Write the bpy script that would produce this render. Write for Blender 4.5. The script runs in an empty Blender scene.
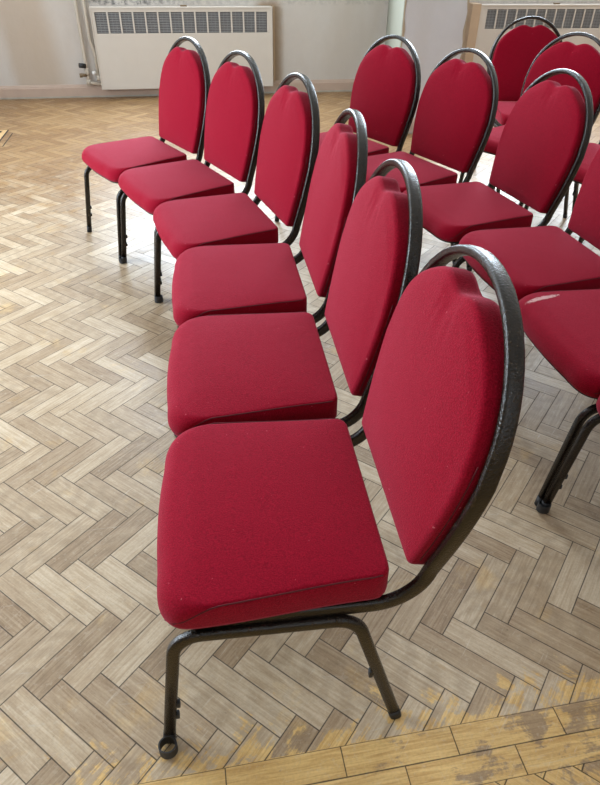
import bpy, bmesh, math, random
from mathutils import Vector, Matrix

SC = bpy.context.scene
COL = SC.collection
random.seed(7)
PI = math.pi

# ------------------------------------------------------------------ camera
cam = bpy.data.cameras.new('camera')
cam.sensor_fit = 'HORIZONTAL'; cam.sensor_width = 36.0
cam.lens = 36.0 * 619.4 / 600.0
cam.clip_start = 0.02
co = bpy.data.objects.new('camera', cam); COL.objects.link(co)
Rv = Vector((0.98396467, -0.17791382, 0.01265695))
Uv = Vector((0.09555739, 0.58574403, 0.80484329))
Fv = Vector((0.15060648, 0.7907279, -0.59335241))
m = Matrix.Identity(4)
for i in range(3):
    m[i][0], m[i][1], m[i][2] = Rv[i], Uv[i], -Fv[i]
m.translation = Vector((0.4941, -0.7603, 1.3223))
co.matrix_world = m
SC.camera = co

# ------------------------------------------------------------------ world, lights, exposure
w = bpy.data.worlds.new('world'); SC.world = w; w.use_nodes = True
bg = w.node_tree.nodes['Background']
bg.inputs[0].default_value = (0.80, 0.90, 1.0, 1); bg.inputs[1].default_value = 1.0

def area(name, loc, target, sx, sy, power, col):
    l = bpy.data.lights.new(name, 'AREA'); l.shape = 'RECTANGLE'; l.size = sx; l.size_y = sy
    l.energy = power; l.color = col
    o = bpy.data.objects.new(name, l); COL.objects.link(o)
    o.location = loc
    d = Vector(target) - Vector(loc)
    o.rotation_euler = d.to_track_quat('-Z', 'Y').to_euler()
    return o

# room: x -2.3..6.4, y -4.2..6.24, z 0..4.3
XL, XR, YB, YF, ZC = -2.3, 6.4, 6.24, -4.2, 4.3
COOL = (0.77, 0.89, 1.0)
WARM = (1.0, 0.97, 0.93)
area('daylight_back_window', (0.63, 6.20, 2.55), (0.63, 0, 2.55), 1.7, 2.5, 270, COOL)
area('daylight_back_window', (4.45, 6.20, 2.55), (4.45, 0, 2.55), 1.7, 2.5, 270, COOL)
area('unseen_left_daylight', (-2.26, 4.9, 2.4), (5, 4.9, 2.4), 1.4, 2.6, 25, COOL)
area('unseen_left_daylight', (-2.26, 1.8, 1.3), (5, 1.8, 1.3), 2.0, 1.6, 150, COOL)  # added unseen opening, kept low so front-row backs shade the second row
area('daylight_front_window', (1.2, -4.16, 2.5), (1.2, 5, 2.5), 3.4, 2.4, 14, WARM)

SC.view_settings.view_transform = 'Standard'
SC.view_settings.look = 'None'
SC.view_settings.exposure = 0.24
SC.view_settings.gamma = 1.0
SC.view_settings.use_curve_mapping = False

# ------------------------------------------------------------------ helpers
def obj(name, verts, faces, mat=None, parent=None, smooth=True, sharp=None):
    me = bpy.data.meshes.new(name)
    me.from_pydata([tuple(v) for v in verts], [], faces)
    me.validate(); me.update()
    if smooth:
        for p in me.polygons: p.use_smooth = True
        if sharp: me.set_sharp_from_angle(angle=math.radians(sharp))
    if mat: me.materials.append(mat)
    o = bpy.data.objects.new(name, me); COL.objects.link(o)
    if parent: o.parent = parent
    return o

def tag(o, label=None, cat=None, group=None, kind=None):
    if label: o['label'] = label
    if cat: o['category'] = cat
    if group: o['group'] = group
    if kind: o['kind'] = kind
    return o

def struct(o): o['kind'] = 'structure'; return o

def empty(name, loc, rz=0):
    o = bpy.data.objects.new(name, None); COL.objects.link(o)
    o.location = loc; o.rotation_euler = (0, 0, rz); o.empty_display_size = .1
    return o

class MB:
    def __init__(s): s.v = []; s.f = []
    def add(s, v, f):
        b = len(s.v); s.v += [tuple(p) for p in v]; s.f += [tuple(b + i for i in q) for q in f]
    def box(s, x0, x1, y0, y1, z0, z1):
        v = [(x, y, z) for x in (x0, x1) for y in (y0, y1) for z in (z0, z1)]
        s.add(v, [(0,1,3,2),(4,6,7,5),(0,4,5,1),(2,3,7,6),(0,2,6,4),(1,5,7,3)])
    def build(s, name, mat, parent=None, smooth=False, sharp=30, bevel=0):
        o = obj(name, s.v, s.f, mat, parent, smooth, sharp if smooth else None)
        if bevel:
            bv = o.modifiers.new('bevel', 'BEVEL'); bv.width = bevel; bv.segments = 2; bv.limit_method = 'ANGLE'
        return o

def box_bevel(x0, x1, y0, y1, z0, z1, r, seg=3):
    bm = bmesh.new()
    bmesh.ops.create_cube(bm, size=1)
    for v in bm.verts:
        v.co = Vector(((x0+x1)/2 + v.co.x*(x1-x0), (y0+y1)/2 + v.co.y*(y1-y0), (z0+z1)/2 + v.co.z*(z1-z0)))
    bmesh.ops.bevel(bm, geom=bm.edges[:], offset=r, segments=seg, affect='EDGES', profile=.5)
    bm.verts.index_update()
    V = [v.co.copy() for v in bm.verts]; F = [tuple(v.index for v in f.verts) for f in bm.faces]
    bm.free(); return V, F

def sweep(path, wide, a, b, n=16, p=3.0, cap=True, tan=None):
    """tube along path; a = half size along 'wide' vectors, b = half size across; superellipse exponent p"""
    V = []; F = []
    N = len(path)
    for i, P in enumerate(path):
        T = tan[i] if tan else (path[min(i+1, N-1)] - path[max(i-1, 0)]).normalized()
        A = wide[i] - T * wide[i].dot(T); A.normalize()
        B = T.cross(A)
        for k in range(n):
            t = 2*PI*k/n + PI/n
            c, s = math.cos(t), math.sin(t)
            x = math.copysign(abs(c)**(2/p), c) * a; y = math.copysign(abs(s)**(2/p), s) * b
            V.append(P + A*x + B*y)
    for i in range(N-1):
        for k in range(n):
            k2 = (k+1) % n
            F.append((i*n+k, i*n+k2, (i+1)*n+k2, (i+1)*n+k))
    if cap:
        F.append(tuple(range(n-1, -1, -1))); F.append(tuple((N-1)*n + k for k in range(n)))
    return V, F

def fillet(pts, rad, seg=8):
    """polyline with rounded corners"""
    out = [Vector(pts[0])]
    for i in range(1, len(pts)-1):
        p0, p1, p2 = Vector(pts[i-1]), Vector(pts[i]), Vector(pts[i+1])
        d0 = (p0-p1).normalized(); d2 = (p2-p1).normalized()
        ang = d0.angle(d2); r = rad[i-1] if isinstance(rad, (list, tuple)) else rad
        t = r / math.tan(ang/2)
        c = p1 + (d0+d2).normalized() * (r / math.sin(ang/2))
        s = p1 + d0*t; e = p1 + d2*t
        a0 = (s-c); a1 = (e-c); tot = a0.angle(a1)
        for k in range(seg+1):
            f = k/seg
            out.append(c + (a0*math.sin((1-f)*tot) + a1*math.sin(f*tot)) / math.sin(tot))
    out.append(Vector(pts[-1]))
    return out

def resample(O, n):
    P = list(O) + [O[0]]; L = [0]
    for a, b in zip(P, P[1:]): L.append(L[-1] + math.dist(a, b))
    out = []; j = 0
    for k in range(n):
        t = L[-1]*k/n
        while L[j+1] < t: j += 1
        f = (t-L[j])/max(1e-9, L[j+1]-L[j])
        out.append((P[j][0]+(P[j+1][0]-P[j][0])*f, P[j][1]+(P[j+1][1]-P[j][1])*f))
    return out

def sstep(a, b, x):
    t = max(0, min(1, (x-a)/(b-a))); return t*t*(3-2*t)

def srgb(r, g, b):
    f = lambda c: (c/12.92 if c <= .04045 else ((c+.055)/1.055)**2.4)
    return (f(r/255), f(g/255), f(b/255), 1)

# ------------------------------------------------------------------ materials
def newmat(name):
    mt = bpy.data.materials.new(name); mt.use_nodes = True
    nt = mt.node_tree; return mt, nt, nt.nodes['Principled BSDF']

class NG:
    def __init__(s, nt): s.nt = nt; s.N = nt.nodes; s.L = nt.links
    def put(s, sock, v):
        if isinstance(v, bpy.types.NodeSocket): s.L.new(v, sock)
        else: sock.default_value = v
    def math(s, op, a, b=0.0, c=None, clamp=False):
        n = s.N.new('ShaderNodeMath'); n.operation = op; n.use_clamp = clamp
        s.put(n.inputs[0], a); s.put(n.inputs[1], b)
        if c is not None: s.put(n.inputs[2], c)
        return n.outputs[0]
    def mix(s, f, a, b, t='MIX'):
        n = s.N.new('ShaderNodeMix'); n.data_type = 'RGBA'; n.blend_type = t
        s.put(n.inputs[0], f); s.put(n.inputs[6], a); s.put(n.inputs[7], b); return n.outputs[2]
    def noise(s, vec, scale, detail=2, rough=.5, dist=0):
        n = s.N.new('ShaderNodeTexNoise')
        if vec is not None: s.L.new(vec, n.inputs['Vector'])
        n.inputs['Scale'].default_value = scale; n.inputs['Detail'].default_value = detail
        n.inputs['Roughness'].default_value = rough; n.inputs['Distortion'].default_value = dist
        return n.outputs['Fac']
    def mr(s, v, a, b, c=0, d=1, smooth=False):
        n = s.N.new('ShaderNodeMapRange'); s.put(n.inputs[0], v)
        if smooth: n.interpolation_type = 'SMOOTHSTEP'
        for i, q in enumerate((a, b, c, d)): n.inputs[i+1].default_value = q
        return n.outputs[0]
    def ramp(s, v, stops):
        n = s.N.new('ShaderNodeValToRGB'); s.put(n.inputs[0], v)
        e = n.color_ramp.elements
        while len(e) < len(stops): e.new(.5)
        for i, (p, c) in enumerate(stops): e[i].position = p; e[i].color = c
        return n.outputs[0]
    def comb(s, x, y, z):
        n = s.N.new('ShaderNodeCombineXYZ')
        for i, q in enumerate((x, y, z)): s.put(n.inputs[i], q)
        return n.outputs[0]
    def sep(s, v):
        n = s.N.new('ShaderNodeSeparateXYZ'); s.L.new(v, n.inputs[0]); return n.outputs
    def bump(s, h, dist, strength=1.0):
        n = s.N.new('ShaderNodeBump'); s.put(n.inputs['Height'], h)
        n.inputs['Distance'].default_value = dist; n.inputs['Strength'].default_value = strength
        return n.outputs[0]
    def objc(s):
        return s.N.new('ShaderNodeTexCoord').outputs['Object']
    def pos(s):
        return s.N.new('ShaderNodeNewGeometry').outputs['Position']

def mat_fabric(name, base, dark):
    mt, nt, bs = newmat(name); g = NG(nt); o = g.objc()
    n1 = g.noise(o, 400, 2, .6); n2 = g.noise(o, 9, 3, .5)
    f = g.mr(n1, .3, .7, 0, 1)
    c = g.mix(f, dark, base)
    c = g.mix(g.mr(n2, .3, .7, 0, .22), c, tuple(x*.8 for x in base[:3]) + (1,))
    n3 = g.noise(o, 95, 2, .5)                                   # lint specks
    c = g.mix(g.mr(n3, .745, .78, 0, .45), c, srgb(205, 120, 130))
    g.L.new(c, bs.inputs['Base Color'])
    bs.inputs['Roughness'].default_value = .95
    bs.inputs['Specular IOR Level'].default_value = .06
    bs.inputs['Sheen Weight'].default_value = .28
    bs.inputs['Sheen Roughness'].default_value = .45
    bs.inputs['Sheen Tint'].default_value = (1.0, .32, .42, 1)
    g.L.new(g.bump(g.math('ADD', n1, g.math('MULTIPLY', n2, 1.5)), .002, .6), bs.inputs['Normal'])
    return mt

M = {}
M['fabric'] = mat_fabric('red_fabric', srgb(152, 14, 40), srgb(108, 5, 23))
mt, nt, bs = newmat('red_seam'); bs.inputs['Base Color'].default_value = srgb(84, 8, 22); bs.inputs['Roughness'].default_value = .9
M['seam'] = mt

mt, nt, bs = newmat('hammered_black_metal'); g = NG(nt); o = g.objc()
n1 = g.noise(o, 260, 2, .6); n2 = g.noise(o, 25, 3, .6)
c = g.mix(g.mr(n1, .45, .7, 0, 1), srgb(9, 7, 5), srgb(46, 33, 20))
c = g.mix(g.mr(n2, .66, .72, 0, .3), c, srgb(80, 72, 60))
g.L.new(c, bs.inputs['Base Color'])
bs.inputs['Roughness'].default_value = .26
bs.inputs['Specular IOR Level'].default_value = .45
g.L.new(g.bump(n1, .002, .7), bs.inputs['Normal'])
M['metal'] = mt

mt, nt, bs = newmat('black_rubber'); bs.inputs['Base Color'].default_value = srgb(30, 30, 32); bs.inputs['Roughness'].default_value = .5
M['rubber'] = mt
mt, nt, bs = newmat('dark_board'); bs.inputs['Base Color'].default_value = srgb(24, 22, 22); bs.inputs['Roughness'].default_value = .8
M['board'] = mt

def mat_plaster(name, base, stain, amt=.6, seed=0, marks=False):
    mt, nt, bs = newmat(name); g = NG(nt); p = g.pos()
    mp = nt.nodes.new('ShaderNodeMapping'); nt.links.new(p, mp.inputs[0]); mp.inputs['Scale'].default_value = (1.0, 1.0, .35)
    mp.inputs['Location'].default_value = (seed, seed*1.7, 0)
    n1 = g.noise(mp.outputs[0], 1.7, 4, .55); n2 = g.noise(p, 14, 4, .6)
    c = g.mix(g.mr(n1, .48, .68, 0, amt, True), base, stain)
    c = g.mix(g.mr(n2, .35, .75, 0, .18), c, tuple(x*.82 for x in base[:3]) + (1,))
    if marks:                                                   # rust-brown run beside the window bay, soot over the heater, brown stain and shadow painted beside it
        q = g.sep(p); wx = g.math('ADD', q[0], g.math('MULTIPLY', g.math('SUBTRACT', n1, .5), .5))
        wx = g.math('ADD', wx, g.math('MULTIPLY', q[2], .12))
        m1 = g.math('MULTIPLY', g.mr(wx, -1.12, -.95, 0, 1, True), g.mr(wx, -.62, -.42, 1, 0, True))
        c = g.mix(g.math('MULTIPLY', m1, .6), c, srgb(174, 152, 128))
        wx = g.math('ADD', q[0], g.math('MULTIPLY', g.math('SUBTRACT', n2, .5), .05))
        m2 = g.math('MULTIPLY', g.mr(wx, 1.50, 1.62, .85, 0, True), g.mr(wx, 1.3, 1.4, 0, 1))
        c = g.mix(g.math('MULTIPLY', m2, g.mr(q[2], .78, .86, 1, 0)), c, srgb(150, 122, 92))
        so = g.noise(p, 26, 5, .7)
        m3 = g.math('MULTIPLY', g.math('MULTIPLY', g.mr(q[2], .77, .79, 0, 1), g.mr(q[2], .86, .98, 1, 0)), g.math('MULTIPLY', g.mr(q[0], -.25, -.2, 0, 1), g.mr(q[0], .3, .9, 1, .25)))
        c = g.mix(g.math('MULTIPLY', m3, g.mr(so, .42, .62, 0, .85)), c, srgb(84, 82, 82))
    g.L.new(c, bs.inputs['Base Color']); bs.inputs['Roughness'].default_value = .75
    g.L.new(g.bump(n2, .004, .5), bs.inputs['Normal'])
    return mt
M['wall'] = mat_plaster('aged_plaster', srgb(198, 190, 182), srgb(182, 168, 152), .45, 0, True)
M['pier'] = mat_plaster('grey_plaster', srgb(192, 190, 190), srgb(184, 178, 172), .5, 3)
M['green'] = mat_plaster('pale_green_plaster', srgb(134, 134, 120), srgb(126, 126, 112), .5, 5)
M['ceiling'] = mat_plaster('white_ceiling', srgb(232, 230, 226), srgb(224, 220, 214), .3, 6)
M['broken'] = mat_plaster('bare_plaster', srgb(160, 144, 120), srgb(128, 110, 88), .8, 8)

def mat_paint(name, base, rough=.4, wear=.15, bump=.0006):
    mt, nt, bs = newmat(name); g = NG(nt); p = g.pos()
    n = g.noise(p, 9, 4, .6)
    c = g.mix(g.mr(n, .4, .8, 0, wear), base, tuple(x*.6 for x in base[:3]) + (1,))
    g.L.new(c, bs.inputs['Base Color']); bs.inputs['Roughness'].default_value = rough
    g.L.new(g.bump(n, bump, .5), bs.inputs['Normal'])
    return mt
M['trim'] = mat_paint('peach_gloss_paint', srgb(184, 160, 143), .45, .25)
M['trimdirty'] = mat_paint('worn_skirting_edge', srgb(172, 164, 150), .6, .7)
M['heater'] = mat_paint('cream_enamel', srgb(202, 193, 182), .45, .08)
M['pipe'] = mat_paint('cream_pipe_paint', srgb(190, 178, 162), .4, .25)
M['boxwood'] = mat_paint('tan_boxing', srgb(186, 160, 132), .6, .3)
M['white'] = mat_paint('white_frame_paint', srgb(235, 234, 230), .4, .05)
M['grille'] = mat_paint('dark_grille', srgb(104, 104, 106), .5, .2)
M['fin'] = mat_paint('grille_fin', srgb(150, 150, 150), .4, .1)
M['brass'] = mat_paint('brass_valve', srgb(120, 98, 70), .4, .3)
M['grime'] = mat_paint('sooty_shelf', srgb(150, 148, 146), .8, .6)

mt, nt, bs = newmat('window_glass')
bs.inputs['Base Color'].default_value = (.9, .95, 1, 1); bs.inputs['Roughness'].default_value = .02
bs.inputs['Transmission Weight'].default_value = 1.0; bs.inputs['IOR'].default_value = 1.45
M['glass'] = mt

# floor
BW = .05833; BL = 4*BW
def mat_floor():
    mt, nt, bs = newmat('worn_herringbone_parquet'); g = NG(nt)
    uvn = nt.nodes.new('ShaderNodeUVMap'); uvn.uv_map = 'uv'
    uv = g.sep(uvn.outputs[0])
    at = nt.nodes.new('ShaderNodeAttribute'); at.attribute_name = 'rnd'
    r = g.sep(at.outputs['Color'])
    P = g.pos(); ps = g.sep(P)
    u, v = uv[0], uv[1]
    # distance to block edge
    du = g.math('MINIMUM', u, g.math('SUBTRACT', BL, u)); dv = g.math('MINIMUM', v, g.math('SUBTRACT', BW, v))
    d = g.math('MINIMUM', du, dv)
    wob = g.noise(P, 30, 2, .5)
    seam = g.mr(g.math('SUBTRACT', d, g.math('MULTIPLY', wob, .0010)), .0002, .0013, 1, 0)
    # grain
    off = g.math('MULTIPLY', r[2], 37.0)
    gv = g.comb(g.math('ADD', g.math('MULTIPLY', u, 9.0), off), g.math('MULTIPLY', v, 150.0), off)
    gr = g.noise(gv, 1.0, 4, .6, .6)
    gv2 = g.comb(g.math('ADD', g.math('MULTIPLY', u, 5.0), off), g.math('MULTIPLY', v, 22.0), off)
    wv = nt.nodes.new('ShaderNodeTexWave'); wv.wave_type = 'RINGS'; wv.rings_direction = 'Z'
    wv.inputs['Scale'].default_value = 1.1; wv.inputs['Distortion'].default_value = 6; wv.inputs['Detail'].default_value = 2
    wv.inputs['Detail Scale'].default_value = .8
    nt.links.new(gv2, wv.inputs['Vector'])
    blot = g.noise(P, 17, 5, .62); big = g.noise(P, 1.3, 3, .5); fine = g.noise(P, 160, 3, .6)
    tone = g.math('ADD', g.math('MULTIPLY', r[0], .48), g.math('MULTIPLY', g.mr(gr, .32, .68, 0, 1), .38))
    tone = g.math('ADD', tone, g.math('MULTIPLY', g.mr(blot, .25, .75, 0, 1), .22))
    tone = g.math('ADD', tone, g.math('MULTIPLY', g.mr(big, .35, .65, -.5, .5), .16))
    c = g.ramp(tone, [(0.0, srgb(114, 90, 66)), (.3, srgb(146, 122, 95)), (.62, srgb(175, 153, 125)), (1.0, srgb(206, 188, 162))])
    c = g.mix(g.math('MULTIPLY', g.mr(wv.outputs[1], .2, .9, 0, .20), g.mr(r[1], .62, .7, 0, 1)), c, srgb(104, 84, 62))
    # grey / warm tint per block
    c = g.mix(g.mr(r[1], .0, 1, .0, .35), c, g.mix(.5, c, srgb(156, 134, 104)))
    # varnish left: golden
    y = ps[1]; x = ps[0]
    pat = g.noise(P, 11, 6, .68, .4)
    streak = g.noise(gv, .6, 4, .7, .5)
    near = g.mr(y, -.22, .02, .17, -.20)
    onb = g.math('MULTIPLY', g.mr(y, -.2005, -.2000, 1, 0), g.mr(x, .5, 1.3, .22, -.05))
    farv = g.mr(y, 2.2, 4.4, -.10, .5)
    nearm = g.mr(g.math('ADD', g.math('ADD', g.math('ADD', pat, g.math('MULTIPLY', g.math('SUBTRACT', streak, .5), .4)), near), onb), .60, .66, 0, .9)
    farm = g.mr(g.math('ADD', pat, farv), .55, .85, 0, .9)
    low = g.mr(g.math('ADD', g.noise(P, 4.5, 5, .65), g.math('MULTIPLY', g.math('SUBTRACT', pat, .5), .8)), .60, .80, 0, .45)
    gold = g.mix(g.mr(gr, .3, .7), srgb(184, 142, 80), srgb(226, 190, 124))
    c = g.mix(g.math('MULTIPLY', g.mr(y, -.2005, -.2000, 1, 0), .75), c, g.mix(gr, srgb(118, 92, 62), srgb(172, 142, 104)))
    c = g.mix(g.math('MAXIMUM', nearm, low), c, gold)
    c = g.mix(farm, c, g.mix(g.math('ADD', g.math('MULTIPLY', r[0], .6), g.math('MULTIPLY', gr, .4)), srgb(118, 82, 46), srgb(158, 122, 76)))
    # fine wear, black spots and scuffs
    c = g.mix(g.mr(fine, .42, .62, 0, .22), c, g.mix(.5, c, srgb(70, 56, 42)))
    c = g.mix(g.mr(g.noise(P, 70, 4, .7), .56, .72, 0, .35), c, srgb(196, 184, 164))
    scq = g.noise(g.comb(g.math('MULTIPLY', g.math('ADD', x, y), 5), g.math('MULTIPLY', g.math('SUBTRACT', x, y), 80), 3.0), 1.0, 3, .7, 1.0)
    c = g.mix(g.mr(scq, .64, .70, 0, .3), c, srgb(206, 196, 180))
    sp = g.noise(P, 46, 2, .5)
    c = g.mix(g.mr(sp, .74, .78, 0, .5), c, srgb(90, 76, 62))
    scr = g.noise(g.comb(g.math('MULTIPLY', x, 6), g.math('MULTIPLY', y, 60), 0.0), 1.0, 4, .7, 1.5)
    c = g.mix(g.mr(scr, .63, .70, 0, .28), c, srgb(186, 178, 166))
    c = g.mix(g.math('MULTIPLY', seam, .85), c, srgb(44, 35, 28))
    g.L.new(c, bs.inputs['Base Color'])
    ro = g.mr(g.math('ADD', blot, g.math('MULTIPLY', r[1], .3)), .3, 1.0, .28, .50)
    g.L.new(g.mix(seam, g.comb(ro, ro, ro), (.9, .9, .9, 1)), bs.inputs['Roughness'])
    bs.inputs['Specular IOR Level'].default_value = .42
    h = g.math('SUBTRACT', g.math('ADD', g.math('MULTIPLY', gr, .12), g.math('MULTIPLY', fine, .06)), g.math('MULTIPLY', seam, .35))
    h = g.math('ADD', h, g.math('MULTIPLY', r[2], .0))
    g.L.new(g.bump(h, .0012, .6), bs.inputs['Normal'])
    return mt
M['floor'] = mat_floor()

# ------------------------------------------------------------------ floor: herringbone blocks in one mesh
def clip(poly, f):
    out = []
    for i in range(len(poly)):
        a, b = poly[i], poly[(i+1) % len(poly)]
        fa, fb = f(a), f(b)
        if fa >= 0: out.append(a)
        if (fa >= 0) != (fb >= 0):
            t = fa/(fa-fb); out.append(tuple(a[k] + (b[k]-a[k])*t for k in range(len(a))))
    return out

def build_floor():
    V = []; F = []; UV = []; RN = []
    s2 = math.sqrt(2)
    x0, x1, y0, y1 = XL, XR, YF, YB
    YS1, YS2 = -.2015, -.2015 - 2*BW
    rr = random.Random(3)
    def emit(poly):
        if len(poly) < 3: return
        b = len(V)
        for p in poly: V.append((p[0], p[1], 0)); UV.append((p[2], p[3]))
        F.append(tuple(range(b, b+len(poly))))
        RN.append((len(poly), (rr.random(), rr.random(), rr.random(), 1)))
    def world(p, q): return ((p+q)/s2*BW, (q-p)/s2*BW)
    lim = 160
    for k in range(-30, 31):
        for i in range(-260, 261):
            for typ in (0, 1):
                ox, oy = i - 4*k, i + 4*k
                if typ == 0: P4 = [(ox, oy, 0, 0), (ox+4, oy, BL, 0), (ox+4, oy+1, BL, BW), (ox, oy+1, 0, BW)]
                else: P4 = [(ox+4, oy-3, 0, BW), (ox+5, oy-3, 0, 0), (ox+5, oy+1, BL, 0), (ox+4, oy+1, BL, BW)]
                Q = [world(p, q) + (a, b) for p, q, a, b in P4]
                if max(q[0] for q in Q) < x0 or min(q[0] for q in Q) > x1 or max(q[1] for q in Q) < y0 or min(q[1] for q in Q) > y1: continue
                for f in (lambda a: a[0]-x0, lambda a: x1-a[0], lambda a: a[1]-y0, lambda a: y1-a[1]):
                    Q = clip(Q, f) if Q else Q
                if not Q: continue
                A = clip(Q, lambda a: a[1]-YS1); emit(A)
                B = clip(Q, lambda a: YS2-a[1]); emit(B)
    for row, (ya, yb, xo) in enumerate([(YS1-BW, YS1, .462), (YS2, YS1-BW, 1.047)]):
        k = -20
        while True:
            xa = xo + k*.2333; xb = xa + .2333; k += 1
            if xb < x0: continue
            if xa > x1: break
            Q = [(xa, ya, 0, 0), (xb, ya, BL, 0), (xb, yb, BL, BW), (xa, yb, 0, BW)]
            Q = clip(clip(Q, lambda a: a[0]-x0), lambda a: x1-a[0])
            emit(Q)
    o = obj('floor', V, F, M['floor'], smooth=False)
    me = o.data
    me.uv_layers.new(name='uv')
    me.color_attributes.new('rnd', 'FLOAT_COLOR', 'CORNER')
    uvl = me.uv_layers['uv']; ca = me.color_attributes['rnd']
    # from_pydata keeps order (validate removed nothing)
    li = 0
    for p in me.polygons:
        col = RN[p.index][1]
        for l in p.loop_indices:
            vi = me.loops[l].vertex_index
            uvl.data[l].uv = UV[vi]
            ca.data[l].color = col
    return struct(o)
build_floor()

# ------------------------------------------------------------------ room shell
def wall_with_holes(name, axis, fixed, thick, a0, a1, z0, z1, holes, mat):
    """wall in the plane axis=fixed spanning a0..a1; holes = [(a,b,z,z)]"""
    mb = MB()
    xs = sorted(set([a0, a1] + [h[0] for h in holes] + [h[1] for h in holes]))
    zs = sorted(set([z0, z1] + [h[2] for h in holes] + [h[3] for h in holes]))
    for i in range(len(xs)-1):
        for j in range(len(zs)-1):
            cx, cz = (xs[i]+xs[i+1])/2, (zs[j]+zs[j+1])/2
            if any(h[0] < cx < h[1] and h[2] < cz < h[3] for h in holes): continue
            lo, hi = min(fixed, fixed+thick), max(fixed, fixed+thick)
            if axis == 'y': mb.box(xs[i], xs[i+1], lo, hi, zs[j], zs[j+1])
            else: mb.box(lo, hi, xs[i], xs[i+1], zs[j], zs[j+1])
    return struct(mb.build(name, mat))

BH = [(-.25, 1.51, 1.25, 3.85), (3.55, 5.35, 1.25, 3.85)]
LH = [(4.15, 5.65, 1.05, 3.75), (.75, 2.85, .45, 2.15)]  # second opening is made up, its height chosen to keep second-row backrests darker
FH = [(-.55, 2.95, 1.25, 3.75)]
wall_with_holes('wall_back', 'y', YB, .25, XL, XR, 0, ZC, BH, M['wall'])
wall_with_holes('wall_left', 'x', XL, -.25, YF, YB, 0, ZC, LH, M['wall'])
wall_with_holes('wall_right', 'x', XR, .25, YF, YB, 0, ZC, [], M['wall'])
wall_with_holes('wall_front', 'y', YF, -.25, XL, XR, 0, ZC, FH, M['wall'])
mb = MB(); mb.box(XL, XR, YF, YB, ZC, ZC+.2); struct(mb.build('ceiling', M['ceiling']))

wi = 0
def window(axis, fixed, thick, h):
    global wi; wi += 1
    a, b, z0, z1 = h
    root = empty('window_%d' % wi, (0, 0, 0)); struct(root)
    lo, hi = sorted((fixed + thick*.35, fixed + thick*.6))
    def bx(mb, p, q, za, zb, l=lo, h2=hi):
        if axis == 'y': mb.box(p, q, l, h2, za, zb)
        else: mb.box(l, h2, p, q, za, zb)
    f = MB(); t = .06
    bx(f, a, b, z0, z0+t); bx(f, a, b, z1-t, z1); bx(f, a, a+t, z0+t, z1-t); bx(f, b-t, b, z0+t, z1-t)
    n = 3
    for i in range(1, n):
        c = a + (b-a)*i/n; bx(f, c-.02, c+.02, z0+t, z1-t)
    for j in range(1, 4):
        c = z0 + (z1-z0)*j/4
        for i in range(n):
            p = a + (b-a)*i/n + (t if i == 0 else .02); q = a + (b-a)*(i+1)/n - (t if i == n-1 else .02)
            bx(f, p, q, c-.02, c+.02)
    f.build('window_frame', M['white'], root)
    gl = MB(); mid = (lo+hi)/2
    bx(gl, a+t, b-t, z0+t, z1-t, mid-.003, mid+.003)
    gl.build('pane', M['glass'], root)
for h in BH: window('y', YB, .25, h)
for h in LH: window('x', XL, -.25, h)
for h in FH: window('y', YF, -.25, h)

# projecting wall pier between the window bays
PX0, PX1, PY = 2.245, 2.755, 4.478
PBX = 2.665                                                     # its left face is splayed
pv = [(PX0, PY), (PX1, PY), (PX1, YB-.0005), (PBX, YB-.0005)]
struct(obj('wall_pier', [(x, y, 0) for x, y in pv] + [(x, y, ZC) for x, y in pv], [(3, 2, 1, 0), (4, 5, 6, 7), (0, 1, 5, 4), (1, 2, 6, 5), (2, 3, 7, 6), (3, 0, 4, 7)], M['pier'], smooth=False))
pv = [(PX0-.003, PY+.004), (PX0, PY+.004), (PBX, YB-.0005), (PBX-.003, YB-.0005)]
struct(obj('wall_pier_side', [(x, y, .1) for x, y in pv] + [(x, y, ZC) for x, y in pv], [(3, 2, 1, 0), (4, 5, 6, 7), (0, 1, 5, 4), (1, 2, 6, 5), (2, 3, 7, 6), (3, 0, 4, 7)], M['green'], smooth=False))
def ragged(name, x, y, z0, z1, side, seed, w=.022):
    r = random.Random(seed); V = []; F = []
    n = 60
    for i in range(n+1):
        z = z0 + (z1-z0)*i/n
        k = w*(.25 + .75*abs(math.sin(z*7+seed))*(0.5+.5*math.sin(z*23+seed*2))) + r.uniform(-.003, .003)
        V += [(x, y-.004, z), (x + side*max(.002, k), y-.004, z), (x + side*max(.002, k), y+.001, z), (x, y+.001, z)]
    for i in range(n):
        b = i*4
        F += [(b, b+1, b+5, b+4), (b+1, b+2, b+6, b+5), (b+3, b, b+4, b+7)]
    return struct(obj(name, V, F, M['broken'], smooth=False))
ragged('trim_3', PX0, PY, .13, 2.6, 1, 2)
ragged('trim_4', PX1, PY, .13, 2.6, -1, 5)

def skirting(name, p0, p1, nrm):
    """skirting from p0 to p1; nrm = direction into the room"""
    prof = [(0, 0), (.020, 0), (.020, .088), (.014, .094), (.014, .100), (.008, .108), (.006, .116), (0, .116)]
    V = []; F = []
    for P in (p0, p1):
        for d, z in prof: V.append((P[0]+nrm[0]*d, P[1]+nrm[1]*d, z))
    n = len(prof)
    for k in range(n):
        k2 = (k+1) % n; F.append((k, k2, n+k2, n+k))
    F += [tuple(range(n)), tuple(range(2*n-1, n-1, -1))]
    o = struct(obj(name, V, F, M['trim'], smooth=False))
    mb = MB()
    lo = [min(p0[0], p1[0]), min(p0[1], p1[1])]; hi = [max(p0[0], p1[0]), max(p0[1], p1[1])]
    if nrm[0] and nrm[1]: return o
    if nrm[1]: y0, y1 = sorted((p0[1]+nrm[1]*.0202, p0[1]+nrm[1]*.026)); mb.box(lo[0], hi[0], y0, y1, 0, .014)
    else: x0, x1 = sorted((p0[0]+nrm[0]*.0202, p0[0]+nrm[0]*.026)); mb.box(x0, x1, lo[1], hi[1], 0, .014)
    mb.build('skirting_foot', M['trimdirty'], o)
    return o
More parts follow.
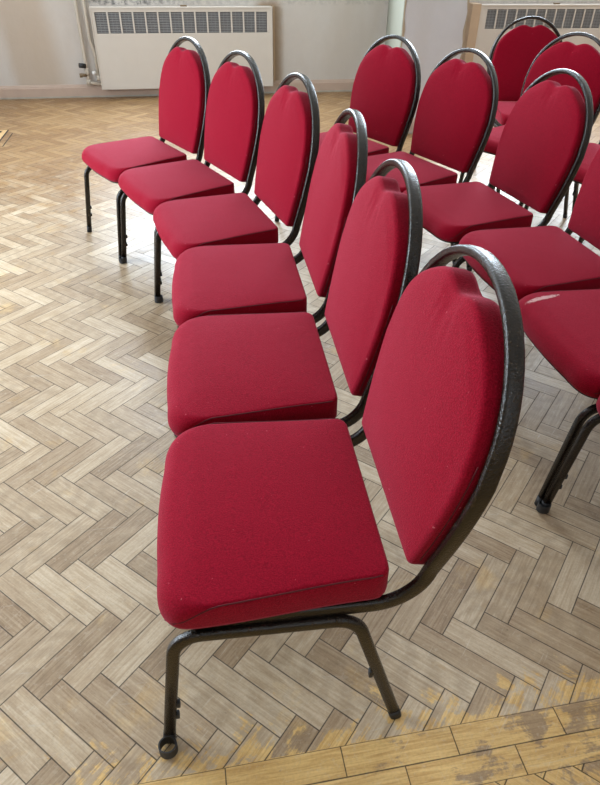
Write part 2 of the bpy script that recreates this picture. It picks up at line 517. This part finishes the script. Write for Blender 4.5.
skirting('baseboard_back', (XL, YB), (PBX, YB), (0, -1))
skirting('baseboard_back_right', (PX1, YB), (XR, YB), (0, -1))
skirting('baseboard_left', (XL, YF), (XL, YB), (1, 0))
skirting('baseboard_right', (XR, YF), (XR, YB), (-1, 0))
skirting('baseboard_pier', (PX0-.02, PY), (PX1+.02, PY), (0, -1))
_l = math.hypot(YB-PY, PBX-PX0); skirting('baseboard_pier_left', (PX0, PY), (PBX, YB), (-(YB-PY)/_l, (PBX-PX0)/_l))
skirting('baseboard_pier_right', (PX1, PY), (PX1, YB), (1, 0))

# ------------------------------------------------------------------ convector heaters
def heater(x0, x1, z0, z1, label, ntile, pitch, gx0):
    root = empty('convector_heater', ((x0+x1)/2, YB, 0)); tag(root, label, 'heater')
    ox, oy = (x0+x1)/2, YB
    d = .13
    gz0, gz1 = z1-.208, z1-.045
    body = MB()
    # casing: front sheet with an opening behind the grille
    X0, X1, Y0 = x0-ox, x1-ox, -d
    gx1 = gx0 + ntile*pitch
    g0, g1 = gx0-ox-.004, gx1-ox+.004-.012
    body.box(X0, X1, Y0, Y0+.012, z0, gz0-.004)
    body.box(X0, X1, Y0, Y0+.012, gz1+.004, z1)
    body.box(X0, g0, Y0, Y0+.012, gz0-.004, gz1+.004)
    body.box(g1, X1, Y0, Y0+.012, gz0-.004, gz1+.004)
    body.box(X0, X0+.012, Y0+.012, -.002, z0, z1); body.box(X1-.012, X1, Y0+.012, -.002, z0, z1)
    body.box(X0+.012, X1-.012, Y0+.012, -.002, z1-.012, z1)
    body.box(X0+.012, X1-.012, Y0+.03, -.002, z0, z0+.012)
    body.build('casing', M['heater'], root, bevel=.002)
    fr = MB()                                                   # raised lip round the front sheet
    fr.box(X0, X1, Y0-.006, Y0, z1-.012, z1); fr.box(X0, X0+.010, Y0-.006, Y0, z0, z1-.012)
    fr.box(X1-.010, X1, Y0-.006, Y0, z0, z1-.012)
    fr.build('front_lip', M['heater'], root, bevel=.0015)
    back = MB(); back.box(g0-.01, g1+.01, Y0+.040, Y0+.045, gz0-.02, gz1+.02); back.build('grille_backing', M['grille'], root)
    for i in range(1, ntile):
        c = gx0-ox + i*pitch - .006; gr = MB()
        gr.box(c-.007, c+.007, Y0-.001, Y0+.010, gz0-.0035, gz1+.0035)
        gr.build('grille_bar', M['heater'], root)
    for i in range(ntile):
        a = gx0-ox + i*pitch + (.001); b = a + pitch - .014
        f = MB()
        nz = 12
        for k in range(nz):
            z = gz0 + (gz1-gz0)*(k+.5)/nz
            f.box(a, b, Y0+.004, Y0+.012, z-.0028, z+.0028)
        nx = 3
        for k in range(1, nx):
            xx = a + (b-a)*k/nx; f.box(xx-.0012, xx+.0012, Y0+.0125, Y0+.016, gz0, gz1)
        f.build('grille_panel', M['fin'], root)
    kn = MB(); kn.box(.04+(-.06), .04, Y0+.03, Y0+.06, z1, z1+.012); kn.build('lid_catch', M['brass'], root)
    return root
heater(-.215, 1.475, .085, .775, 'wide cream convector heater fixed to the back wall beside two upright pipes', 14, .1145, -.172)
heater(3.592, 5.26, .065, .790, 'cream convector heater at the far right behind the rearmost chairs', 15, .108, 3.675)
# tan boxing at the left end of the right heater
mb = MB(); mb.box(3.49, 3.585, YB-.16, YB-.001, .118, .80); struct(mb.build('trim_5', M['boxwood'], bevel=.003))
# added strip standing in for the brown shadow stain right of the left heater
mb = MB(); mb.box(1.487, 1.505, YB-.075, YB-.001, .118, .775); struct(mb.build('shadow_stain_strip', M['boxwood']))
# pipes
def pipe(pts, r, rad=.03):
    path = fillet([Vector(p) for p in pts], rad, 6) if len(pts) > 2 else [Vector(p) for p in pts]
    wide = [Vector((0, -1, 0)) if abs((path[min(i+1, len(path)-1)]-path[max(i-1, 0)]).normalized().y) < .9 else Vector((0, 0, 1)) for i in range(len(path))]
    return sweep(path, wide, r, r, 12, 2.0)
root = empty('heating_pipe', (-.33, YB-.05, 0))
tag(root, 'outer cream heating pipe running down the wall to a black valve, left of the heater', 'pipe')
def rel(vf, root, name, mat, sharp=None):
    V, F = vf; o = Vector(root.location)
    return obj(name, [Vector(v)-o for v in V], F, mat, root, True, sharp)
rel(pipe([(-.342, YB-.05, 4.29), (-.336, YB-.05, .135), (-.217, YB-.05, .125)], .017, .02), root, 'pipe', M['pipe'])
rel(sweep([Vector((-.339, YB-.05, .20)), Vector((-.339, YB-.05, .26))], [Vector((0, 1, 0))]*2, .023, .023, 12, 2), root, 'joint_collar', M['pipe'])
rel(sweep([Vector((-.335, YB-.05, .115)), Vector((-.335, YB-.05, .165))], [Vector((0, 1, 0))]*2, .024, .024, 12, 2), root, 'joint_collar', M['pipe'])
rel(sweep([Vector((-.345, YB-.06, .285)), Vector((-.395, YB-.085, .295))], [Vector((0, 0, 1))]*2, .021, .021, 14, 3), root, 'valve_knob', M['rubber'])
rel(sweep([Vector((-.345, YB-.06, .205)), Vector((-.392, YB-.085, .212))], [Vector((0, 0, 1))]*2, .015, .015, 8, 2), root, 'drain_valve', M['brass'])
rel(sweep([Vector((-.395, YB-.085, .19)), Vector((-.395, YB-.085, .225))], [Vector((0, 1, 0))]*2, .006, .014, 8, 2), root, 'valve_tail', M['brass'])
root = empty('heating_pipe', (-.27, YB-.05, 0))
tag(root, 'inner cream heating pipe, bent towards the heater, close to its left side', 'pipe')
rel(pipe([(-.272, YB-.05, 4.29), (-.262, YB-.05, .50), (-.237, YB-.05, .40), (-.237, YB-.05, .155)], .015, .05), root, 'pipe', M['pipe'])
rel(sweep([Vector((-.237, YB-.05, .155)), Vector((-.237, YB-.05, .20))], [Vector((0, 1, 0))]*2, .021, .021, 12, 2), root, 'joint_collar', M['pipe'])
rel(sweep([Vector((-.258, YB-.055, .225)), Vector((-.285, YB-.075, .225))], [Vector((0, 0, 1))]*2, .017, .017, 10, 2), root, 'lockshield', M['white'])

# ------------------------------------------------------------------ floor hatch edge at the far left
root = empty('floor_hatch', (-1.3, 4.7, 0)); tag(root, 'flush wooden access hatch with dark edge gaps in the parquet at the left edge', 'hatch')
def mat_hatch():
    mt, nt, bs = newmat('hatch_wood'); g = NG(nt); o = g.objc()
    n = g.noise(g.comb(g.math('MULTIPLY', g.sep(o)[0], 60), g.math('MULTIPLY', g.sep(o)[1], 5), 0.0), 1, 4, .6, .5)
    g.L.new(g.ramp(n, [(.3, srgb(176, 138, 90)), (.7, srgb(214, 178, 126))]), bs.inputs['Base Color'])
    bs.inputs['Roughness'].default_value = .35
    return mt
M['hatch'] = mat_hatch()
mb = MB(); mb.box(-.35, .395, -.32, .28, .0005, .003); mb.build('panel', M['hatch'], root)
mb = MB(); mb.box(.3955, .405, -.33, .29, .0004, .0018); mb.box(.451, .457, -.22, .17, .0004, .0018); mb.build('edge_gap', M['board'], root)
for q in ((.30, .36, .20, .24), (.31, .35, -.02, .02)):
    mb = MB(); mb.box(*q, .0031, .006); mb.build('lifting_plate', M['board'], root)

# ------------------------------------------------------------------ the chair
TAU = math.radians(11.4)
T = Vector((-math.sin(TAU), 0, math.cos(TAU))); NV = Vector((math.cos(TAU), 0, math.sin(TAU))); YV = Vector((0, 1, 0))
P0 = Vector((-.073, 0, .449))
S_W, A_W, A_B = .225, .239, .252
def tube_half(s): return .212 + (.242-.212)*math.sin(min(1, max(0, s/S_W))*PI/2)
RZ = .367

def seat_outline():
    """closed outline, counter-clockwise seen from above"""
    xr, xf = -.006, .402; wr, wf = .217, .238
    half = []
    # rear centre -> rear corner -> side -> front corner -> front centre on the +y side (clockwise), mirrored later
    for k in range(7): half.append((xr, wr*.86*k/6))
    r = .026
    for k in range(1, 6):
        a = k/6*PI/2; half.append((xr + r - r*math.cos(a), wr - r + r*math.sin(a)))
    for k in range(13):
        t = k/12; x = r + (.325-r)*t
        half.append((x, wr + (wf-wr)*sstep(0, 1, t*.9+.05)))
    # front corner as superellipse quarter from (.285, wf) to (xf, .10)
    for k in range(1, 15):
        a = k/14*PI/2; p = 2/3.0
        half.append((.325 + (.398-.325)*math.sin(a)**p, .13 + (wf-.13)*max(0, math.cos(a))**p))
    for k in range(1, 6):
        y = .13*(1-k/5); half.append((.398 + .006*(1-(y/.13)**2), y))
    full = half + [(x, -y) for x, y in reversed(half[1:-1])]
    full.reverse()      # counter-clockwise
    return resample(full, 150)

def make_seat(root):
    O = seat_outline(); n = len(O); V = []; F = []; rings = []
    nrm = []
    for i in range(n):
        a, b = Vector(O[i-1]), Vector(O[(i+1) % n]); t = (b-a).normalized(); nrm.append(Vector((t.y, -t.x)))
    def zt(x): return .453 - .008*sstep(0, .4, x)
    def ring(fn):
        idx = []
        for i, (x, y) in enumerate(O):
            idx.append(len(V)); V.append(fn(i, x, y))
        rings.append(idx)
    ZB = .382
    def Rr(x, i): return .008 + .036*sstep(.30, .392, x)
    def zb(x): return ZB - .002
    def off(i, x, y, d): return (x - nrm[i].x*d, y - nrm[i].y*d)
    ring(lambda i, x, y: (x*.8+.04, y*.8, zb(x)))
    ring(lambda i, x, y: off(i, x, y, .012) + (zb(x),))
    ring(lambda i, x, y: off(i, x, y, .003) + (zb(x)+.004,))
    ring(lambda i, x, y: off(i, x, y, -.0005) + (zb(x)+.014,))
    for k in range(0, 7):
        a = k/6*PI/2
        ring(lambda i, x, y: off(i, x, y, Rr(x, i)*(1-math.cos(a))) + (zt(x) - Rr(x, i)*(1-math.sin(a)) - .002,))
    cx, cy = .20, 0
    def crown(px, py): return zt(px) - .002 + .009*(1-min(1, abs(py/.225))**2.6)*(1-min(1, abs((px-.195)/.2))**3)
    for k in range(1, 10):
        f = 1-k/10
        def fn(i, x, y):
            px, py = off(i, x, y, Rr(x, i))
            px, py = cx+(px-cx)*f, cy+(py-cy)*f
            return (px, py, crown(px, py))
        ring(fn)
    for a, b in zip(rings, rings[1:]):
        for i in range(n): F.append((a[i], a[(i+1) % n], b[(i+1) % n], b[i]))
    F.append(tuple(reversed(rings[0])))
    c = len(V); V.append((cx, cy, crown(cx, cy))); L = rings[-1]
    for i in range(n): F.append((L[i], L[(i+1) % n], c))
    s = obj('seat', V, F, M['fabric'], root)
    for sg in (1, -1):
        pts = []
        for k in range(25):
            t = k/24
            x = .010 + t*.372
            # find y on outline
            best = min((abs(ox-x), oy) for ox, oy in O if oy > 0 and ox < .396)
            ys = [(ox, oy) for ox, oy in O if oy > .05]
            ys.sort()
            yy = None
            for (xa, ya), (xb, yb) in zip(ys, ys[1:]):
                if xa <= x <= xb and xb > xa: yy = ya+(yb-ya)*(x-xa)/(xb-xa); break
            if yy is None: yy = best[1]
            z = .4485 - .008*t - .050*sstep(.74, 1.03, t)
            pts.append(Vector((x, sg*(yy-.0012*(1-sstep(.6, .8, t))), z)))
        v, f = sweep(pts, [Vector((0, 0, 1))]*len(pts), .0016, .0014, 6, 2)
        obj('seam', v, f, M['seam'], s)
    return s

def pad_outline():
    half = []   # from bottom centre, +y side, up to top centre
    def hw(s): return tube_half(s) - .0125
    for k in range(5): half.append((hw(0)*.9*k/4, -.012))
    r = .014
    for k in range(1, 5):
        a = k/5*PI/2; half.append((hw(0)-r+r*math.sin(a), -.012+r-r*math.cos(a)))
    for k in range(15):
        s = r-.012 + (S_W-r+.012)*k/14; half.append((hw(s), s))
    a_, b_ = A_W-.0125, A_B-.0125
    for k in range(1, 25):
        ph = k/24*PI/2
        y = a_*math.cos(ph); s = S_W + b_*math.sin(ph)
        s -= .020*sstep(.35, 1.1, ph)
        s -= .023*math.exp(-(y/.038)**2)
        half.append((y, s))
    full = half + [(-y, s) for y, s in reversed(half[1:-1])]
    return resample(full, 180)

def make_pad(root):
    O = pad_outline(); n = len(O); V = []; F = []; rings = []
    nrm = []
    for i in range(n):
        a, b = Vector(O[i-1]), Vector(O[(i+1) % n]); t = (b-a).normalized(); nrm.append(Vector((t.y, -t.x)))
    if sum(nrm[i].dot(Vector((O[i][0], O[i][1]-.21))) for i in range(n)) < 0: nrm = [-q for q in nrm]
    sd = S_W+A_B-.0125-.020-.026
    def pt(y, s, h): return P0 + YV*y + T*s + NV*h
    def ring(d, h, f=1.0, dome=0):
        idx = []
        for i, (y, s) in enumerate(O):
            y2, s2 = y - nrm[i].x*d, s - nrm[i].y*d
            y3, s3 = y2*f, .21+(s2-.21)*f
            hh = h + (bulge(y3, s3) if dome else 0)
            idx.append(len(V)); V.append(pt(y3, s3, hh))
        rings.append(idx)
    def bulge(y, s):
        b_ = .012*(1-min(1, abs(y/.21))**2.4)*(1-min(1, abs((s-.21)/.23))**3)
        b_ += .004*math.exp(-((s-.09)/.10)**2)*(1-min(1, abs(y/.2))**2)
        b_ -= .005*math.exp(-(y/.018)**2 - ((s-sd)/.05)**2)
        b_ -= .0016*math.exp(-((y-.02-.25*(sd-s))/.006)**2 - ((s-sd+.03)/.04)**2)
        b_ -= .0016*math.exp(-((y+.02+.25*(sd-s))/.006)**2 - ((s-sd+.03)/.04)**2)
        return b_
    back = -.014; fr = .036; R = .011
    ring(.02, back, .5); ring(.010, back); ring(.002, back+.003); ring(0, back+.010); ring(0, .0)
    for k in range(6):
        a = k/5*PI/2; ring(R*(1-math.cos(a)), fr-R+R*math.sin(a))
    for k in range(1, 16):
        f = 1-k/16; ring(R, fr, f, 1)
    for a, b in zip(rings, rings[1:]):
        for i in range(n): F.append((a[i], a[(i+1) % n], b[(i+1) % n], b[i]))
    F.append(tuple(reversed(rings[0])))
    c = len(V); V.append(pt(0, .21, fr+bulge(0, .21))); L = rings[-1]
    for i in range(n): F.append((L[i], L[(i+1) % n], c))
    o = obj('backrest', V, F, M['fabric'], root)
    bm = bmesh.new(); bm.from_mesh(o.data); bmesh.ops.recalc_face_normals(bm, faces=bm.faces); bm.to_mesh(o.data); bm.free()
    # fold line along each lower side of the cover
    for sg in (1, -1):
        pts = [pt(sg*(tube_half(s)-.0125+.0004), s, .020) for s in [.012 + k*.022 for k in range(12)]]
        v, f = sweep(pts, [NV]*len(pts), .0012, .0011, 6, 2)
        obj('seam', v, f, M['seam'], o)
    return o

def back_frame_path():
    path = []; wide = []
    # rail under the seat on +y side
    up0 = P0
    # corner between rail (z=RZ) and upright line
    t = (RZ - P0.z)/T.z; C = P0 + T*t
    r = .098; turn = PI/2 - TAU; tl = r*math.tan(turn/2)
    half = []
    yb = tube_half(0)
    for x in (.335, .25, .15): half.append((Vector((x, yb, RZ)), Vector((0, 0, 1))))
    cen = Vector((C.x+tl, yb, RZ+r))
    for k in range(13):
        a = k/12*turn
        d = Vector((-math.sin(a), 0, -math.cos(a)))
        half.append((cen + d*r, -d))
    s0 = (half[-1][0]-P0).dot(T)
    for k in range(1, 12):
        s = s0 + (S_W-s0)*k/11
        half.append((P0 + T*s + YV*tube_half(s), NV))
    for k in range(1, 16):
        ph = k/15*PI/2
        half.append((P0 + T*(S_W+A_B*math.sin(ph)) + YV*(A_W*math.cos(ph)), NV))
    other = [(Vector((p.x, -p.y, p.z)), Vector((w.x, -w.y, w.z))) for p, w in reversed(half[:-1])]
    al = half + other
    return [a for a, b in al], [b for a, b in al]

def make_chair():
    root = empty('stacking_chair', (0, 0, 0))
    make_seat(root)
    # black board under the cushion
    O = seat_outline(); n = len(O); V = []
    for z in (.3745, .3815):
        for x, y in O: V.append((.2+(x-.2)*.955, y*.955, z))
    F = [tuple(range(n-1, -1, -1)), tuple(range(n, 2*n))] + [(i, (i+1) % n, n+(i+1) % n, n+i) for i in range(n)]
    obj('seat_board', V, F, M['board'], root, smooth=False)
    make_pad(root)
    p, w = back_frame_path()
    v, f = sweep(p, w, .0142, .0088, 20, 3.4)
    obj('back_frame', v, f, M['metal'], root)
    LZ = .345
    for sg in (1, -1):
        ft = Vector((.415, sg*.227, .018)); fr = Vector((.372, sg*.221, LZ)); rr = Vector((.050, sg*.223, LZ)); rf = Vector((-.050, sg*.235, .012))
        path = fillet([ft, fr, rr, rf], [.055, .055], 10)
        ymid = len(path)//2
        # wide axis in the plane of the frame, perpendicular to the path
        wd = []; tn = []
        for i in range(len(path)):
            t = (path[min(i+1, len(path)-1)]-path[max(i-1, 0)]).normalized(); wd.append(t.cross(Vector((0, 1, 0))).normalized()); tn.append(t)
        a, b = .0122, .0092
        i1, i2 = 11, 12
        # legs end where the straight rail begins
        def leg(sub, wdd, tt, foot, d):
            v, f = sweep(sub, wdd, a, b, 16, 3.2, tan=tt)
            l = obj('leg', v, f, M['metal'], root)
            up = d.normalized()
            v, f = sweep([foot + up*(-.0165 if foot.z > .015 else -.0115), foot + up*.014], [Vector((1, 0, 0))]*2, .0128, .0098, 16, 3)
            c = obj('foot_cap', v, f, M['rubber'], l)
            return l
        lf = leg(path[:i1+1], wd[:i1+1], tn[:i1+1], ft, fr-ft)
        lr = leg(path[i2:], wd[i2:], tn[i2:], rf, rr-rf)
        v, f = sweep([path[i1], path[i2]], [wd[i1], wd[i2]], a, b, 16, 3.2, cap=False, tan=[tn[i1], tn[i2]])
        obj('side_rail', v, f, M['metal'], root)
        # stacking buffers
        d = (fr-ft).normalized()
        for q in (.075, .115):
            c = ft + d*q + Vector((-.014, 0, 0))
            v, f = box_bevel(c.x-.004, c.x+.004, c.y-.006, c.y+.006, c.z-.008, c.z+.008, .002, 2)
            obj('stacking_buffer', v, f, M['rubber'], lf)
        d = (rr-rf).normalized(); c = rf + d*.165 + Vector((.015, 0, 0))
        v, f = box_bevel(c.x-.004, c.x+.004, c.y-.006, c.y+.006, c.z-.010, c.z+.010, .002, 2)
        obj('stacking_buffer', v, f, M['rubber'], lr)
        if sg == 1:                                             # open linking ring at the foot of one front leg
            c = Vector((ft.x+.002, ft.y+.024, 0)); V = []; F = []; n = 24
            for (rad, z) in ((.0185, .004), (.0185, .030), (.0155, .030), (.0155, .004)):
                for k in range(n):
                    an = 2*PI*k/n; V.append((c.x+rad*math.cos(an), c.y+rad*math.sin(an)*.92, z))
            for q in range(4):
                for k in range(n):
                    F.append((q*n+k, q*n+(k+1) % n, ((q+1) % 4)*n+(k+1) % n, ((q+1) % 4)*n+k))
            obj('linking_ring', V, F, M['rubber'], lf, True, 40)
    for x in (.085, .315):
        v, f = sweep([Vector((x, -.208, .3585)), Vector((x, .208, .3585))], [Vector((0, 0, 1))]*2, .008, .008, 12, 3)
        obj('cross_bar', v, f, M['metal'], root)
    return root

def copy_tree(o, parent=None):
    c = o.copy(); COL.objects.link(c)
    if parent: c.parent = parent
    for ch in list(o.children): copy_tree(ch, c)
    return c

GA, GB, GC = 'front row of red chairs', 'second row of red chairs', 'third row of red chairs'
CH = [
 (.783, .078, 3.091, GA, 'nearest red padded chair in full view, open linking ring at its front foot'),
 (.805, .571, 3.095, GA, 'red padded chair directly beyond the nearest one, second in the front row'),
 (.824, 1.073, 3.108, GA, 'third red padded chair of the front row, leg hidden by the seats before it'),
 (.777, 1.630, 3.337, GA, 'fourth red padded chair of the front row, where the row starts to bend'),
 (.630, 2.155, 3.510, GA, 'red padded chair next to the far end one of the front row, before the heater'),
 (.428, 2.618, 3.573, GA, 'red padded chair at the far left end of the front row, one bare leg outside'),
 (1.825, .082, 3.09, GB, 'red chair cut off by the right edge, only its linked front leg showing'),
 (1.839, .567, 3.118, GB, 'red chair at the right edge whose seat has a pale scuff at its front corner'),
 (1.868, 1.085, 3.165, GB, 'red chair behind the nearest backrest, its own backrest cut by the right edge'),
 (1.813, 1.627, 3.261, GB, 'red chair in the middle of the second row, whole backrest and seat showing'),
 (1.666, 2.152, 3.487, GB, 'red chair of the second row standing before the grey wall pier'),
 (1.467, 2.619, 3.556, GB, 'red chair at the far left end of the second row, seat mostly hidden'),
 (2.72, 2.17, 3.40, GC, 'red chair of the third row at the right edge, only slivers of it showing'),
 (2.525, 2.645, 3.67, GC, 'red chair of the third row, backrest top touching the right edge below the heater grille'),
 (2.773, 3.384, 4.55, GC, 'rearmost red chair, its dark backrest facing the camera before the heater'),
]
proto = make_chair()
chairs = []
for i, (x, y, th, g_, lab) in enumerate(CH):
    c = proto if i == 0 else copy_tree(proto)
    c.location = (x, y, 0); c.rotation_euler = (0, 0, th)
    tag(c, lab, 'chair', g_); chairs.append(c)

# pale scuff on the front corner of one seat, a worn smear a fraction of a millimetre proud of the cloth
from mathutils.bvhtree import BVHTree
from mathutils import noise as mnoise
mt, nt, bs = newmat('pale_scuff'); bs.inputs['Base Color'].default_value = srgb(196, 150, 148); bs.inputs['Roughness'].default_value = .95
seat = [o for o in chairs[7].children if o.name.split('.')[0] == 'seat'][0]
tree = BVHTree.FromPolygons([v.co.copy() for v in seat.data.vertices], [tuple(p.vertices) for p in seat.data.polygons])
V = []; F = []; idx = {}
NX, NY = 90, 34
for i in range(NX):
    for j in range(NY):
        x = .250 + .125*i/NX; yy = -.212 + .050*j/NY
        a, b = (x-.312)/.060, (yy+.190-.2*(x-.312))/.011
        k = mnoise.noise(Vector((x*150, yy*260, 0)))*.9 + mnoise.noise(Vector((x*420, yy*420, 3)))*.5
        if a*a + b*b + k > .75: continue
        q = []
        for di, dj in ((0, 0), (1, 0), (1, 1), (0, 1)):
            key = (i+di, j+dj)
            if key not in idx:
                px, py = .250 + .125*(i+di)/NX, -.212 + .050*(j+dj)/NY
                h = tree.ray_cast(Vector((px, py, .6)), Vector((0, 0, -1)))[0]
                idx[key] = len(V); V.append((px, py, (h.z if h else .44) + .0004))
            q.append(idx[key])
        F.append(tuple(q))
sc_ = obj('scuff_mark', V, F, mt, seat); sc_['label'] = 'pale scuff on the red seat corner'; sc_['kind'] = 'stuff'
